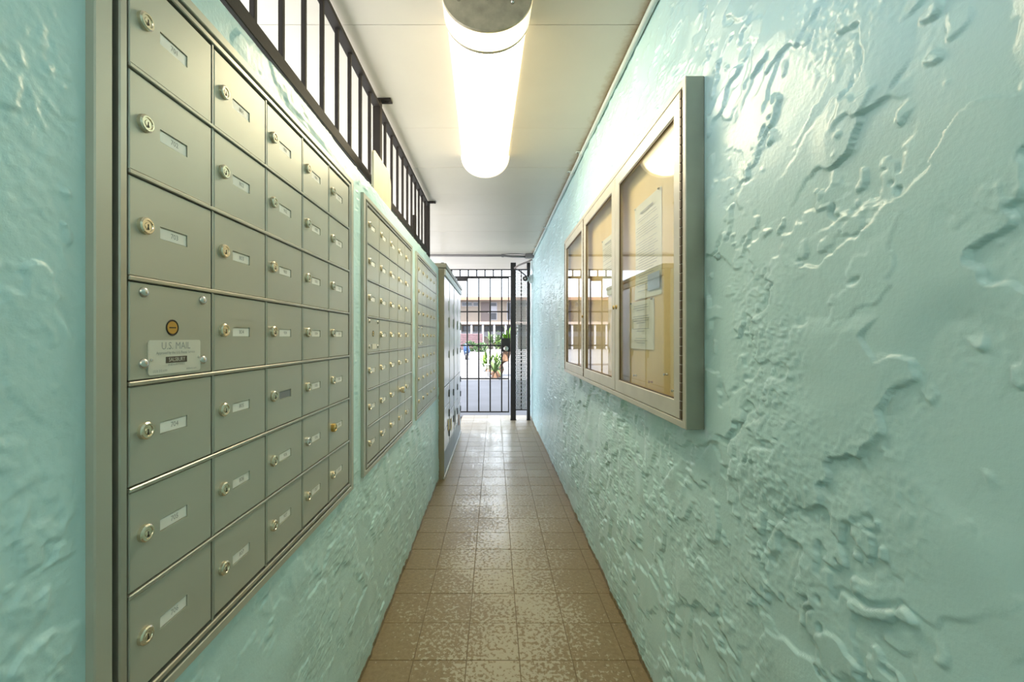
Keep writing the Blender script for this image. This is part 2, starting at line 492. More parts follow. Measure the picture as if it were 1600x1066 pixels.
struct(MB().box(-2.4, XR+4, -4.0, 7.2, ZC+.05, 8.2).build('upper_floor', M['bwall']))
struct(MB().box(XR+.151, XR+4, -4.0, 6.45, -.02, ZC+.05).build('building_mass_1', M['bwall']))     # building mass beyond the right wall

gr = struct(MB().box(-60, 60, -40, 19.2, -.3, -.061).build('ground', M['concrete']))
struct(MB().box(-2.4, 6, 6.5, 19.2, -.061, -.004).build('pavement', M['concrete']))
struct(MB().box(-9, -2.3, -12, 12, -.0611, -.02).build('added_bounce_paving', M['paving_bounce']))  # unseen slab added to bounce daylight up to the ceiling
struct(MB().box(-60, 60, 19.2, 19.45, -.3, .02).build('kerb', M['kerb']))
struct(MB().box(-60, 60, 19.45, 70, -.3, -.06).build('road', M['asphalt']))

struct(MB().box(XL-.3, XR+.15, -3.15, -3.0, -.01, ZC+.02).build('wall_back_light_block', M['stucco_r']))  # unseen wall added to hold back daylight from behind the camera

# ------------------------------------------------------------------ mailbox banks
PW, PH, NC, NR = .1632, .1389, 5, 7
DW, DH = PW - .0075, PH - .0085
def door_mesh():
    b = MB(); y, z = DW/2, DH/2; c = .0012; x1, x0 = 0, -.006
    sy0, sy1, sz0, sz1 = -DW/2+.0495, -DW/2+.1020, -.0075, .0105
    o0 = [(x0,-y,-z),(x0,y,-z),(x0,y,z),(x0,-y,z)]; o1 = [(x1-c,-y,-z),(x1-c,y,-z),(x1-c,y,z),(x1-c,-y,z)]
    o2 = [(x1,-y+c,-z+c),(x1,y-c,-z+c),(x1,y-c,z-c),(x1,-y+c,z-c)]
    i0 = [(x1,sy0,sz0),(x1,sy1,sz0),(x1,sy1,sz1),(x1,sy0,sz1)]; i1 = [(x1-.0024,q[1],q[2]) for q in i0]
    vs = o0+o1+o2+i0+i1; fs = []
    for a in range(4):
        for k in range(4): fs.append((a*4+k, a*4+(k+1) % 4, (a+1)*4+(k+1) % 4, (a+1)*4+k))
    fs.append((16, 17, 18, 19))
    return b.add(vs, fs).mesh('door', M['alu'])
def lock_mesh(name, mat, s=1.0, proud=.0065):
    b = MB()
    b.lathe([(-.001, .0117*s), (proud-.0018, .0117*s), (proud, .0098*s), (proud, .0078*s), (proud-.0012, .0072*s), (proud-.0012, .0048*s), (proud-.0004, .0044*s)], 'x', 20)
    x = proud - .0002
    b.box(x-.0005, x, -.0008*s, .0008*s, -.0042*s, .0022*s, 1)
    b.box(x-.0005, x+.0001, -.0014*s, .0014*s, -.0052*s, -.0022*s, 1)
    return b.mesh(name, [mat, M['key']], False)
DOOR = door_mesh()
LOCK = lock_mesh('lock', M['brass']); LOCK_S = lock_mesh('lock', M['nickel'], .95); LOCK_B = lock_mesh('lock', M['brass_y'], 1.05, .010)
KNOB = MB().lathe([(-.001, .010), (.006, .010), (.008, .017), (.020, .017), (.024, .012)], 'x', 18).mesh('knob', M['brass'], False)
PAPER = MB().box(0, .0006, -.0255, .0255, -.0078, .0072).mesh('name_card', M['paper'])
PAPER_D = MB().box(0, .0006, -.0255, .0255, -.0078, .0072).mesh('name_card', simple('empty_slot_grey', (.25, .26, .28), .5))
MAILP = MB().cbox(-.006, 0, -DW/2, DW/2, -DH/2, DH/2, .0012).mesh('mail_panel', M['alu'])
BOLT = MB().lathe([(-.001, .0072), (.0015, .0072), (.0034, .0058), (.0046, .0032), (.0050, .0008)], 'x', 14).mesh('bolt', M['nickel'], True)
b = MB(); b.lathe([(.0004, .0122), (.0012, .0112), (.0006, .0104)], 'x', 20, 1); b.lathe([(.0006, .0095), (.0014, .0092)], 'x', 20, 0, (0, -.001, 0)); b.box(.0012, .0017, -.0072, .0052, -.0009, .0009, 1)
MLOCK = b.mesh('mail_lock', [M['brass_y'], M['key']])
def rr_plate(w, h, r, t, n=4):
    pts = []
    for cx, cy, a0 in ((w/2-r, h/2-r, 0), (-w/2+r, h/2-r, 90), (-w/2+r, -h/2+r, 180), (w/2-r, -h/2+r, 270)):
        for k in range(n+1):
            a = R(a0 + 90*k/n); pts.append((cx+r*math.cos(a), cy+r*math.sin(a)))
    return pts
def prism_x(pts, x0, x1):
    n = len(pts); vs = [(x0, *q) for q in pts] + [(x1, *q) for q in pts]
    fs = [tuple(range(n))[::-1], tuple(range(n, 2*n))] + [(k, (k+1) % n, n+(k+1) % n, n+k) for k in range(n)]
    return vs, fs
NPLATE = MB().add(*prism_x(rr_plate(.100, .0485, .004, .001), 0, .0012)).mesh('name_plate', M['plate'])

def mail_unit(y0, label, first=False, knob=None):
    u = empty('mailbox_bank', (-.475, y0, UZ0), label, 'mailboxes', 'banks of aluminium mailboxes along the left wall')
    # local x: 0 = door face
    W, H = UW, UZ1 - UZ0
    side, top = .0235, .0165
    MB().ring(0, W, 0, H, side, top, -.0125, .0012).build('frame', M['alu'], u)
    MB().box(-.0135, -.008, .002, W-.002, .002, H-.002).build('back_panel', M['dark_gap'], u)
    gz0 = (H - NR*PH)/2; gy0 = .0438
    MB().ring(gy0-.0125, gy0+NC*PW+.0125, gz0-.0105, gz0+NR*PH+.0105, .0115, .0095, -.0125, .0022).build('inner_frame', M['alu_edge'], u)
    rail = MB().cbox(-.008, .0030, -NC*PW/2+.001, NC*PW/2-.001, -.0030, .0030, .0012).mesh('rail', M['alu_edge'])
    for r in range(1, NR): put('rail', rail, u, (0, gy0+NC*PW/2, gz0+r*PH))
    strip = MB().cbox(-.008, .0004, -.0017, .0017, -NR*PH/2, NR*PH/2, .0006).mesh('divider_strip', M['alu_edge'])
    for c in range(1, NC): put('divider_strip', strip, u, (0, gy0+c*PW, H/2))
    for c in range(NC):
        for r in range(NR):                      # r from the top
            yc = gy0+(c+.5)*PW; zc = gz0+(NR-r-.5)*PH
            if c == 0 and r == 3:
                d = put('mail_panel', MAILP, u, (0, yc, zc))
                for by, bz in ((.025, .053), (.138, .052), (.025, -.044), (.138, -.045)):
                    put('bolt', BOLT, d, (0, by-PW/2, bz))
                put('mail_lock', MLOCK, d, (0, .0755-PW/2, .006))
                if first:
                    npl = put('name_plate', NPLATE, d, (.0002, .082-PW/2, -.0365))
                    yy, zz = npl.location.y, npl.location.z
                    put('lettering', text_mesh('U.S. MAIL', .0150, M['ink'], .92), d, (.0016, yy-.0005, zz+.0155))
                    put('lettering', text_mesh('Approved by the U.S. Postal Service', .0058, M['ink'], .88), d, (.0016, yy, zz+.0058))
                    MB().cbox(0, .0006, -.0205, .0205, -.0046, .0046, .0003).build('logo_panel', M['ink_d'], d, (.0014, yy, zz-.0045))
                    put('lettering', text_mesh('SALSBURY', .0082, M['plate'], .85), d, (.0023, yy, zz-.0045))
                    put('lettering', text_mesh('INDUSTRIES', .0040, M['ink'], 1.5), d, (.0016, yy, zz-.0118))
                    put('lettering', text_mesh('(323) 232-6181', .0046, M['ink'], .9), d, (.0016, yy-.030, zz-.0195))
                    put('lettering', text_mesh('salsbury.com', .0046, M['ink'], .9), d, (.0016, yy+.030, zz-.0195))
                    for sy in (-.0455, .0455):
                        MB().lathe([(0, .0020), (.0012, .0018), (.0016, .0010)], 'x', 10).build('screw', M['nickel'], d, (.0014, yy+sy, zz-.003))
                else:
                    MB().box(0, .001, -.028, .028, -.010, .010).build('name_plate', M['plate'], d, (.0002, .008, -.045))
                continue
            d = put('door', DOOR, u, (0, yc, zc))
            lm = LOCK
            if first and (c, r) == (3, 5): lm = LOCK_S
            if first and (c, r) == (4, 5): lm = LOCK_B
            if knob == (c, r): put('knob', KNOB, d, (0, .052-DW/2, .004))
            else: put('lock', lm, d, (0, .0225-DW/2, .004))
            dark = first and (c, r) == (2, 4)
            put('name_card', PAPER_D if dark else PAPER, d, (-.0022, .07575-DW/2, .0015))
            if first and not dark:
                base = (7, 8, 9, 10, 11)[c]
                num = (r + 1) if (c or r < 3) else r
                put('lettering', text_mesh(f'{base}{num:02d}', .0105, M['ink'], .95), d, (-.0013, .078-DW/2, .0015))
    return u
mail_unit(U1, 'large mailbox bank nearest the camera, with a U.S. MAIL plate on one panel', True)
mail_unit(U2, 'middle mailbox bank, one door with a round brass knob sticking out', knob=(3, 5))
mail_unit(U3, 'farthest mailbox bank, narrow in view, just before the tall grey lockers')

# ------------------------------------------------------------------ tall parcel lockers
def locker(y0, y1, label, near):
    u = empty('parcel_locker', (-.437, y0, 0), label, 'locker', 'tall parcel lockers on the left')
    w = y1 - y0; g = .004
    MB().cbox(-.36, -.012, g if near else 0, w, .0, 1.855, .002).build('carcass', M['locker_side'], u)
    if near: MB().cbox(-.36, .0, 0, .010, .0, 1.855, .002).build('side_panel', M['locker_side'], u)
    MB().cbox(-.37, .020, 0 if not near else -.012, w, 1.857, 1.897, .003).build('top_cap', M['locker_side'], u)
    MB().cbox(-.011, .013, .012, w-.004, 1.795, 1.852, .002).build('cornice', M['white_strip'], u)
    MB().box(-.0125, -.0085, .012, w-.002, .235, 1.79).build('door_gap', M['locker_gap'], u)
    MB().cbox(-.0125, -.002, .011, w, .03, .232, .001).build('plinth', M['locker_base'], u)
    MB().cbox(-.012, .006, 0, w, .002, .028, .002).build('base_strip', M['white_strip'], u)
    cw = (w - .014)/2
    for c in range(2):
        ya = .013 + c*cw; yb = ya + cw - .045
        tiers = [(.812, 1.788), (.62, .80), (.43, .612), (.24, .422)] if (c + near) % 2 else [(.812, 1.788), (.52, .80), (.24, .512)]
        for (za, zb) in tiers:
            d = MB().cbox(-.009, 0, ya, yb, za, zb, .0015).build('door', M['locker'], u)
            zc = (za+zb)/2
            if zb - za > .5:
                MB().cbox(0, .003, yb-.075, yb-.030, 1.50, 1.60, .001).build('label_plate', M['case_alu'], d)
                MB().cbox(0, .012, yb-.050, yb-.026, 1.34, 1.44, .002).build('handle', M['case_alu'], d)
                MB().cbox(0, .010, yb-.045, yb-.026, 1.05, 1.12, .002).build('latch', M['case_alu'], d)
            else:
                MB().cbox(0, .010, yb-.050, yb-.026, zc-.035, zc+.035, .002).build('latch', M['locker_gap'], d)
    return u
locker(3.615, 4.515, 'nearer of two tall grey parcel lockers, with the tan side panel facing the camera', 1)
locker(4.517, 5.42, 'farther of two tall grey parcel lockers, next to the iron gate', 0)
for (y, z, mt, h, lab) in ((3.92, .47, 'tag', .105, 'cream paper tag hanging lowest on the near locker doors, left one'),
                       (4.16, .43, 'tag', .115, 'tan paper tag hanging beside the cream tag on the near locker'),
                       (5.08, .30, 'tag_r', .13, 'reddish tag hanging low at the far end of the lockers'),
                       (4.62, .43, 'case_alu', .16, 'grey tag hanging on the farther locker, left of the reddish tag')):
    t = empty('hanging_tag', (-.4365, y, z), lab, 'tag', 'tags hanging from the lockers')
    MB().cbox(.004, .0075, -.04, .04, -h, 0, .001).build('card', M[mt], t)
    MB().tube([(.0055, 0, -.004), (.0105, 0, .006), (.008, 0, .022), (.002, 0, .026)], .0018, 6).build('wire_loop', M['nickel'], t)

# ------------------------------------------------------------------ notice board
y0, y1, z0, z1 = BN
XF = .5195
nb = empty('notice_board', (XR, (y0+y1)/2, z0), 'long wall-mounted glazed notice board with three aluminium framed doors on the right wall', 'notice board')
oy, oz = nb.location.y, nb.location.z
def L(x, y, z): return (x - XR, y - oy, z - oz)
def nbox(b, xa, xb, ya, yb, za, zb, c=0, m=0):
    a = L(xa, ya, za); d = L(xb, yb, zb)
    return b.cbox(a[0], d[0], a[1], d[1], a[2], d[2], c, m) if c else b.box(a[0], d[0], a[1], d[1], a[2], d[2], m)
b = MB()
nbox(b, XF, XR-.0005, y0, y0+.018, z0, z1, .0015); nbox(b, XF, XR-.0005, y1-.018, y1, z0, z1, .0015)
nbox(b, XF, XR-.0005, y0+.018, y1-.018, z0, z0+.018, .0015); nbox(b, XF, XR-.0005, y0+.018, y1-.018, z1-.018, z1, .0015)
b.build('case', M['case_alu'], nb)
b = MB()
b.ring(y0-oy, y1-oy, 0, z1-z0, .020, .0195, XF-XR+.002, XF-XR-.0015)
b.build('front_trim', M['frame_alu'], nb)
bb = MB(); nbox(bb, XR-.010, XR-.002, y0+.018, y1-.018, z0+.018, z1-.018); bb.build('back_board', M['cork'], nb)
dw = (y1 - y0 - .042)/3
for k in range(3):
    a = y0 + .021 + k*dw + .0015; c = a + dw - .003
    d = empty('door', (0, 0, 0), None, None); d.parent = nb
    q = MB(); q.ring(a-oy, c-oy, .021, z1-z0-.021, .052, .052, XF-XR+.014, XF-XR-.002, 0, .003)
    bpy.data.objects.remove(d)
    d = q.build('door', M['frame_alu'], nb)
    g = MB(); nbox(g, XF+.006, XF+.009, a+.050, c-.050, z0+.071, z1-.071); g.build('glass_pane', M['glass'], d)
    q = MB(); q.ring(a+.0515-oy, c-.0515-oy, .0725, z1-z0-.0725, .004, .004, XF-XR+.006, XF-XR+.0005, 0, .0005); q.build('gasket', M['hinge'], d)
    hy = a + .003 if k == 0 else c - .003
    h = MB(); nh = 36
    for i in range(nh):
        za = z0+.024+i*(z1-z0-.048)/nh; zb = za+(z1-z0-.048)/nh-.0015
        p0 = L(XF-.003, hy, za); p1 = L(XF-.003, hy, zb); h.cbox(p0[0]-.0015, p0[0]+.004, p0[1]-.0055, p0[1]+.0055, p0[2], p1[2], .0012)
    h.build('hinge', M['hinge'], d)
    ly = c - .018 if k == 0 else a + .018
    lk = MB().lathe([(0, .0085), (-.003, .0085), (-.0045, .006)], 'x', 14); lk.box(-.005, -.0042, -.0012, .0012, -.004, .004, 1)
    lk.build('lock', [M['brass_y'], M['key']], d, L(XF-.002, ly, 1.378 if k < 2 else 1.37))

def notice(ya, yb, za, zb, mat, label, seed, para=None, blue=False):
    rnd = random.Random(seed)
    t = empty('paper_notice', (XR-.0105, (ya+yb)/2, za), label, 'notice', 'paper notices inside the notice board')
    w = yb - ya; h = zb - za
    b = MB(); N = 6                                   # slightly curling sheet, faces -X
    vs = []; fs = []
    for i in range(N+1):
        for j in range(N+1):
            u, v = i/N, j/N
            xx = -.0006 - .004*(abs(v-.5)*2)**3*(.3+.7*u)
            vs.append((xx, (u-.5)*w, v*h))
    for i in range(N):
        for j in range(N):
            k = i*(N+1)+j; fs.append((k, k+1, k+N+2, k+N+1))
    n0 = len(vs); vs2 = [(x+.0005, y, z) for x, y, z in vs]
    b.add(vs, fs); b.add(vs2, [f[::-1] for f in fs]); b.build('sheet', mat, t, smooth=True)
    ln = MB()
    def line(z, l, c=0, th=.0022):
        ln.box(-.0062, -.0058, c*w-l/2, c*w+l/2, z-th/2, z+th/2)
    if para:
        for z_, rows in para:
            for i in range(rows): line(h*z_-i*.0085, w*rnd.uniform(.45, .72) if i < rows-1 else w*.35)
    else:
        z = h*.90; line(z, w*.5, 0, .006); z -= .022
        while z > h*.10:
            if rnd.random() < .13: z -= .012
            line(z, w*rnd.uniform(.5, .86), rnd.uniform(-.03, .03)); z -= .0095
    ln.build('printed_lines', M['ink'] if para is None else M['case_alu'], t)
    if blue: MB().box(-.0066, -.0061, -w*.48, -w*.06, h*.06, h*.22).build('blue_panel', simple('blue_print', (.42, .48, .62), .6), t)
    for sy in (-.45, .45):
        MB().lathe([(0, .0045), (-.004, .004), (-.006, .002)], 'x', 8).build('pin', M['nickel'], t, (-.004, sy*w, h*.985))
    return t
notice(1.375, 1.63, 1.395, 1.755, M['paper_c'], 'upper printed sheet with dense text and a blue box behind the nearest glass door', 3, None, True)
notice(1.44, 1.68, 1.205, 1.388, M['paper_c'], 'lower cream sheet with short paragraphs behind the nearest glass door', 5, ((.90, 3), (.68, 4), (.42, 2), (.22, 3)))
notice(1.90, 2.12, 1.45, 1.74, M['paper_c'], 'white printed sheet pinned behind the middle glass door', 8)

for (yy, zz, mt, lab) in ((1.27, 1.085, 'nickel', 'metal pin nearest the bottom right corner of the nearest notice board pane'), (1.62, 1.10, 'nickel', 'metal pin below the lower cream sheet, close to the middle frame upright'),
                      (1.33, 1.13, 'nickel', 'highest of the metal pins in the bare lower board of the nearest pane'), (1.46, 1.092, 'tag_r', 'dull red pin stuck near the bottom edge of the notice board')):
    o = MB().lathe([(0, .0045), (-.004, .004), (-.008, .002), (-.012, .005), (-.014, .004)], 'x', 10).build('push_pin', M[mt], None, (XR-.010, yy, zz))
    tag(o, lab, 'pin', 'pins on the notice board')

# ------------------------------------------------------------------ ceiling light
def half(b, y0, y1, rw, rd, n=28, m=0, ends=(False, False)):
    vs = []; fs = []
    for y in (y0, y1):
        for k in range(n+1):
            t = math.pi*k/n; vs.append((rw*math.cos(t), y, -rd*math.sin(t)))
    for k in range(n): fs.append((k, k+1, n+2+k, n+1+k))
    b.add(vs, fs, m)
    if ends[0]: b.add(vs[:n+1], [tuple(range(n+1))[::-1]], m)
    if ends[1]: b.add(vs[n+1:], [tuple(range(n+1))], m)
    return b
def ceiling_light(loc, rot, label, on):
    cl = empty('ceiling_light', loc, label, 'lamp')
    cl.rotation_euler = (0, 0, rot)
    ya, yb = -.652, .652
    half(MB(), ya+.118, yb-.03, .148, .129).build('lens', M['lens'] if on == 1 else M['lens_fill'], cl, smooth=True)
    half(MB(), ya+.012, ya+.104, .157, .134).build('end_collar', M['collar'], cl, smooth=True)
    half(MB(), ya+.104, ya+.119, .1555, .1330, ends=(True, True)).build('joint_ring', M['lamp_plate'], cl)
    half(MB(), yb-.034, yb, .157, .134, ends=(True, True)).build('end_collar', M['collar_f'], cl)
    b = half(MB(), ya, ya+.012, .156, .1335, ends=(True, True)); pl = b.build('end_plate', M['lamp_plate'], cl)
    for (sx, sz) in ((-.098, -.030), (0.0, -.024), (.085, -.036)):
        MB().lathe([(0, .007), (-.006, .006), (-.009, .003)], 'y', 12).build('screw', M['nickel'], pl, (sx, ya, sz))
ceiling_light((-.0405, 2.06, ZC), R(1.6), 'long lit half-round ceiling light with a warm glowing lens', 1)
ceiling_light((-.03, -1.55, ZC), 0, 'added half-round fill light, out of view on the ceiling behind the viewpoint', .55)  # unseen lamp added to fill the near end of the corridor

# ------------------------------------------------------------------ conduit, pipes and camera at the gate
cd = empty('wall_conduit', (XR-.016, -1.25, ZC-.018), 'thin pale conduit running along the corner of ceiling and right wall', 'conduit')
MB().tube([(0, 0, 0), (0, 7.05, 0)], .0115, 12).build('pipe', M['galv'], cd, smooth=True)
for yy in (.2, 1.4, 2.62, 2.93, 4.4, 5.4):
    c = MB().tube([(0, -.012, 0), (0, .012, 0)], .0145, 12); c.cbox(-.034, .0, -.010, .010, .0085, .0165, .001)
    c.build('clip', M['galv'], cd, (0, yy+1.25, 0))
    MB().lathe([(0, .005), (-.004, .003)], 'z', 8).build('screw', M['brownpipe'], cd, (-.026, yy+1.25, .0085))
jb = empty('junction_box', (.505, 5.86, ZC-.005), 'small dark grey junction box in the far ceiling corner on the right', 'junction box')
MB().cbox(-.062, .058, -.05, .05, -.052, .004, .004).build('box', M['brownpipe'], jb)
MB().cbox(-.056, .052, -.055, -.05, -.048, -.002, .002).build('cover', M['brownpipe'], jb)
cp = empty('ceiling_pipe', (-1.8, 5.86, ZC-.022), 'dark pipe crossing under the ceiling just before the gate', 'pipe')
MB().tube([(0, 0, 0), (1.93, 0, 0), (2.06, 0, -.012), (2.245, 0, -.014)], .0165, 10).build('pipe', M['brownpipe'], cp, smooth=True)
MB().tube([(1.905, 0, 0), (1.94, 0, 0)], .024, 10).build('coupling', M['brownpipe'], cp)
c2 = empty('white_cable', (.13, 5.80, ZC-.010), 'thin grey cable from the pipe coupling to the junction box', 'cable')
MB().tube([(0, .04, .004), (.1, 0, .002), (.22, .0, .0), (.315, .02, -.004)], .006, 8).build('cord', M['brownpipe'], c2, smooth=True)
dp = empty('slanting_pipe', (.30, 6.12, 2.27), 'short rusty pipe slanting from the gate post up to the right wall', 'pipe')
MB().tube([(0, 0, 0), (.06, -.0, .045), (.21, -.02, .10), (.262, -.02, .125)], .0135, 10).build('pipe', M['pinkpipe'], dp, smooth=True)
cb = empty('black_cable', (.31, 6.12, 2.262), 'black cable drooping from the gate post to the security camera', 'cable')
MB().tube([(0, 0, 0), (.05, -.01, -.015), (.10, -.02, -.055), (.15, -.03, -.10), (.185, -.04, -.125)], .009, 8).build('cord', M['rubber'], cb, smooth=True)
sc = empty('security_camera', (.553, 6.05, 2.10), 'small white security camera with a black lens on the right wall by the gate', 'camera')
MB().cbox(-.035, .014, -.05, .05, -.055, .055, .004).build('wall_box', M['white_body'], sc)
MB().tube([(-.03, 0, .0), (-.07, -.02, .0)], .016, 12).build('arm', M['white_body'], sc)
MB().tube([(-.06, .03, .004), (-.10, -.06, .0)], .036, 16).build('body', M['white_body'], sc, smooth=False)
MB().tube([(-.099, -.058, .0), (-.103, -.068, -.001)], .037, 16).build('lens_ring', M['key'], sc)
MB().tube([(-.1028, -.0675, .0), (-.1045, -.0715, -.001)], .014, 12).build('lens', M['nickel'], sc)

# ------------------------------------------------------------------ railing above the mailboxes
RX = -.58
rl = empty('iron_railing', (RX, 2.054, 1.845), 'dark iron railing standing on the left wall above the mailboxes', 'railing')
def rz(z): return z - 1.845
ya, yb = -1.0 - 2.054, 3.60 - 2.054
MB().cbox(-.016, .016, ya, yb, rz(1.958), rz(2.000), .002).build('bottom_rail', M['rail'], rl)
MB().cbox(-.018, .018, ya, yb, rz(2.388), rz(2.404), .002).build('top_rail', M['rail'], rl)
bar = MB().cbox(-.0065, .0065, -.0065, .0065, rz(2.000), rz(2.388), .001).mesh('bar', M['rail'])
ys = [-k*.1325 for k in range(1, 22)] + [k*(1.546/11) for k in range(1, 11)]
for q in ys: put('bar', bar, rl, (0, q, 0))
for q in (0, 1.546, -1.546):
    p_ = MB().cbox(-.0185, .0185, -.0185, .0185, 0, rz(ZC), .002).build('post', M['rail'], rl, (0, q, 0))
    MB().cbox(-.024, .07, -.022, .022, rz(ZC)-.008, rz(ZC), .001).build('bracket', M['rail'], p_)
    for bx in (.04, .058): MB().lathe([(rz(ZC)-.008, .007), (rz(ZC)-.014, .006)], 'z', 6).build('bolt', M['rail'], p_, (bx, 0, 0))
MB().cbox(-.012, .012, -.012, .012, rz(1.95), rz(2.12), .002).build('short_post', M['rail'], rl, (.012, 2.946-2.054, 0))
cvp = empty('cover_board', (-.508, 1.86, 1.83), 'cream painted board with rounded top corners fixed in front of the railing post', 'board')
pts = [(-.143, 0), (.143, 0)]
for cx, a0 in ((.143-.06, 0), (-.143+.02, 90)):
    r = .06 if cx > 0 else .02
    for k in range(7): a = R(a0+15*k); pts.append((cx+r*math.cos(a), .205-r+r*math.sin(a)))
MB().add(*prism_x(pts, -.002, .008)).build('board', M['cream'], cvp)
MB().tube([(-.06, -.143, .05), (.0, -.155, .05), (.0, -.143, .05)], .0025, 6).build('tie_wire', M['nickel'], cvp)

# ------------------------------------------------------------------ gate
GY = 6.25
gf = empty('gate_frame', (0, GY, 0), 'fixed black iron gate frame with thick posts, top bars and mesh side panel', 'gate frame')
for (xa, xb) in ((.250, .329), (.496, .545), (-.80, -.755)):
    p_ = MB().cbox(xa, xb, -.035, .035, 0, 2.374, .003).build('post', M['black'], gf)
    MB().cbox(xa-.006, xb+.006, -.045, .045, 0, .012, .002).build('foot_plate', M['black'], p_)
MB().cbox(-.755, .250, -.012, .012, 2.262, 2.280, .002).build('top_rail', M['black'], gf)
MB().cbox(-.755, .250, -.012, .012, 2.158, 2.174, .002).build('top_rail', M['black'], gf)
tb = MB().cbox(-.011, .011, -.011, .011, 2.174, 2.262, .001).mesh('bar', M['black'])
x = .250 - .135
while x > -.74:
    put('bar', tb, gf, (x, 0, 0)); x -= .126
MB().cbox(.329, .496, -.012, .012, 2.262, 2.280, .002).build('rail', M['black'], gf)
MB().cbox(.329, .496, -.012, .012, .142, .158, .002).build('rail', M['black'], gf)
MB().cbox(.405, .417, -.014, .014, .158, 2.262, .001).build('bar', M['black'], gf)
b = MB(); px, pz = .022, .028                                  # expanded metal: diamond strands
w0, w1, h0, h1 = .329, .496, .158, 2.262
nx = int((w1-w0)/px)+1; nz = int((h1-h0)/pz)+1
for j in range(nz):
    for i in range(nx):
        cx = w0+(i+.5)*px+(j % 2)*px/2 - px/4; cz = h0+(j+.5)*pz
        for sx in (-1, 1):
            x0, x1_ = cx, cx+sx*px/2
            if not (w0 <= x1_ <= w1) or not (w0 <= x0 <= w1): continue
            t = .0056
            b.add([(x0-t, .004, cz-pz/2), (x0+t, .004, cz-pz/2), (x1_+t, .004, cz+pz/2), (x1_-t, .004, cz+pz/2),
                   (x0-t, .007, cz-pz/2), (x0+t, .007, cz-pz/2), (x1_+t, .007, cz+pz/2), (x1_-t, .007, cz+pz/2)],
                  [(0,1,2,3),(7,6,5,4),(0,3,7,4),(1,5,6,2)])
mp = b.build('expanded_mesh', M['mesh'], gf); mp['kind'] = 'stuff'
hs = MB().cbox(.335, .352, -.03, -.012, 1.30, 1.40, .002).build('hasp', M['nickel'], gf)
MB().tube([(.343, -.03, 1.33), (.343, -.034, 1.29)], .012, 8).build('padlock', M['nickel'], hs)
gt = empty('iron_gate', (-.05, GY, .1), 'black iron gate leaf of thin bars with a lock box and chrome knob', 'gate')
GX0, GX1, GZ0, GZ1 = -.745, .228, .11, 2.148
def g(xa, xb, za, zb, d=.009): return MB().cbox(xa+.05, xb+.05, -d, d, za-.1, zb-.1, .001)
for z in (GZ0, .612, 1.115, 1.625, GZ1-.012): g(GX0, GX1, z, z+.020, .008).build('cross_rail', M['black'], gt)
for xx in (GX0, GX1-.016): g(xx, xx+.016, GZ0, GZ1).build('stile', M['black'], gt)
xx = .228 - .008 - .105
while xx > GX0 + .05:
    g(xx-.010, xx+.010, GZ0, GZ1, .010).build('bar', M['black'], gt); xx -= .1735
lb = MB().cbox(.110+.05, .246+.05, -.028, .028, 1.03-.1, 1.235-.1, .003).build('lock_box', M['black'], gt)
MB().lathe([(-.028, .018), (-.05, .018), (-.055, .034), (-.085, .036), (-.095, .024)], 'y', 18).build('knob', M['nickel'], lb, (.178+.05, 0, 1.078-.1))
dc = MB().cbox(-.56+.05, -.405+.05, -.05, -.012, 2.095-.1, 2.15-.1, .004).build('door_closer', M['black'], gt)
MB().cbox(-.50+.05, -.30+.05, -.03, -.018, 2.15-.1, 2.168-.1, .002).build('closer_arm', M['black'], dc)

# ------------------------------------------------------------------ outside
BY = 45.0
bd = empty('apartment_building', (0, BY, 0), 'two storey beige apartment building across the road with brown door', 'building')
MB().box(-16, 12, 0, 8, 2.9, 5.25).build('wall', M['bwall'], bd)
MB().box(-16, 12, 1.2, 8, 0, 2.7).build('lower_wall', M['bwall'], bd)
MB().box(-16.6, 12.6, -1.3, 8.4, 5.25, 5.42).build('roof', M['roofm'], bd)
MB().box(-16.6, 12.6, -1.42, -1.3, 5.18, 5.5).build('eave_board', M['eave'], bd)
MB().box(-16, 12, -1.0, 1.2, 2.62, 2.9).build('floor_slab', M['roofm'], bd)
def win(x0, x1, za, zb, mat, name='window'):
    f = MB().ring(-(x1-x0)/2, (x1-x0)/2, 0, zb-za, .06, .06, -.02, .05, 0, .005)
    f.v = [(v[1], -v[0], v[2]) for v in f.v]; f.f = [q[::-1] for q in f.f]
    w = f.build(name, M['bwhite'], bd, ((x0+x1)/2, 0, za))
    MB().box(-(x1-x0)/2+.05, (x1-x0)/2-.05, -.03, .02, .05, zb-za-.05).build('pane', mat, w)
for k in range(-4, 4):
    ox = k*6.2
    if -16 < ox-3.6 and ox+2.2 < 12:
        win(-3.55+ox, -2.35+ox, 4.62, 5.08, M['pane_d']); win(-2.3+ox, -1.62+ox, 4.62, 5.08, M['pane_d'])
        d = MB().box(-1.42+ox, -.50+ox, -.06, .03, 2.9, 5.05).build('door', M['bdoor'], bd)
        MB().box(-.66+ox, -.58+ox, -.1, -.06, 3.9, 4.0).build('handle', M['nickel'], d)
        win(-.40+ox, .32+ox, 4.60, 5.05, M['pane_d']); win(-.40+ox, .32+ox, 4.0, 4.58, M['bwhite']); win(-.40+ox, .32+ox, 3.1, 3.95, M['pane_d'])
        win(1.40+ox, 2.3+ox, 3.1, 5.05, M['pane_d'])
for k in range(-12, 10):
    MB().box(k*1.22+.02-.10, k*1.22+.02+.10, -.9, -.6, -.05, 2.62).build('pillar', M['bwhite'], bd)
for k in range(-12, 9):
    MB().box(k*1.22+.18, k*1.22+1.08, 1.12, 1.22, 1.9, 2.5).build('vent_window', M['pane_d'], bd)
MB().box(-16, 12, .9, 1.19, 1.3, 1.86).build('pale_band', M['bwhite'], bd)
lw = empty('garden_wall', (-2.6, 42, 0), 'low maroon brick wall in front of the far building', 'wall')
rnd = random.Random(4)
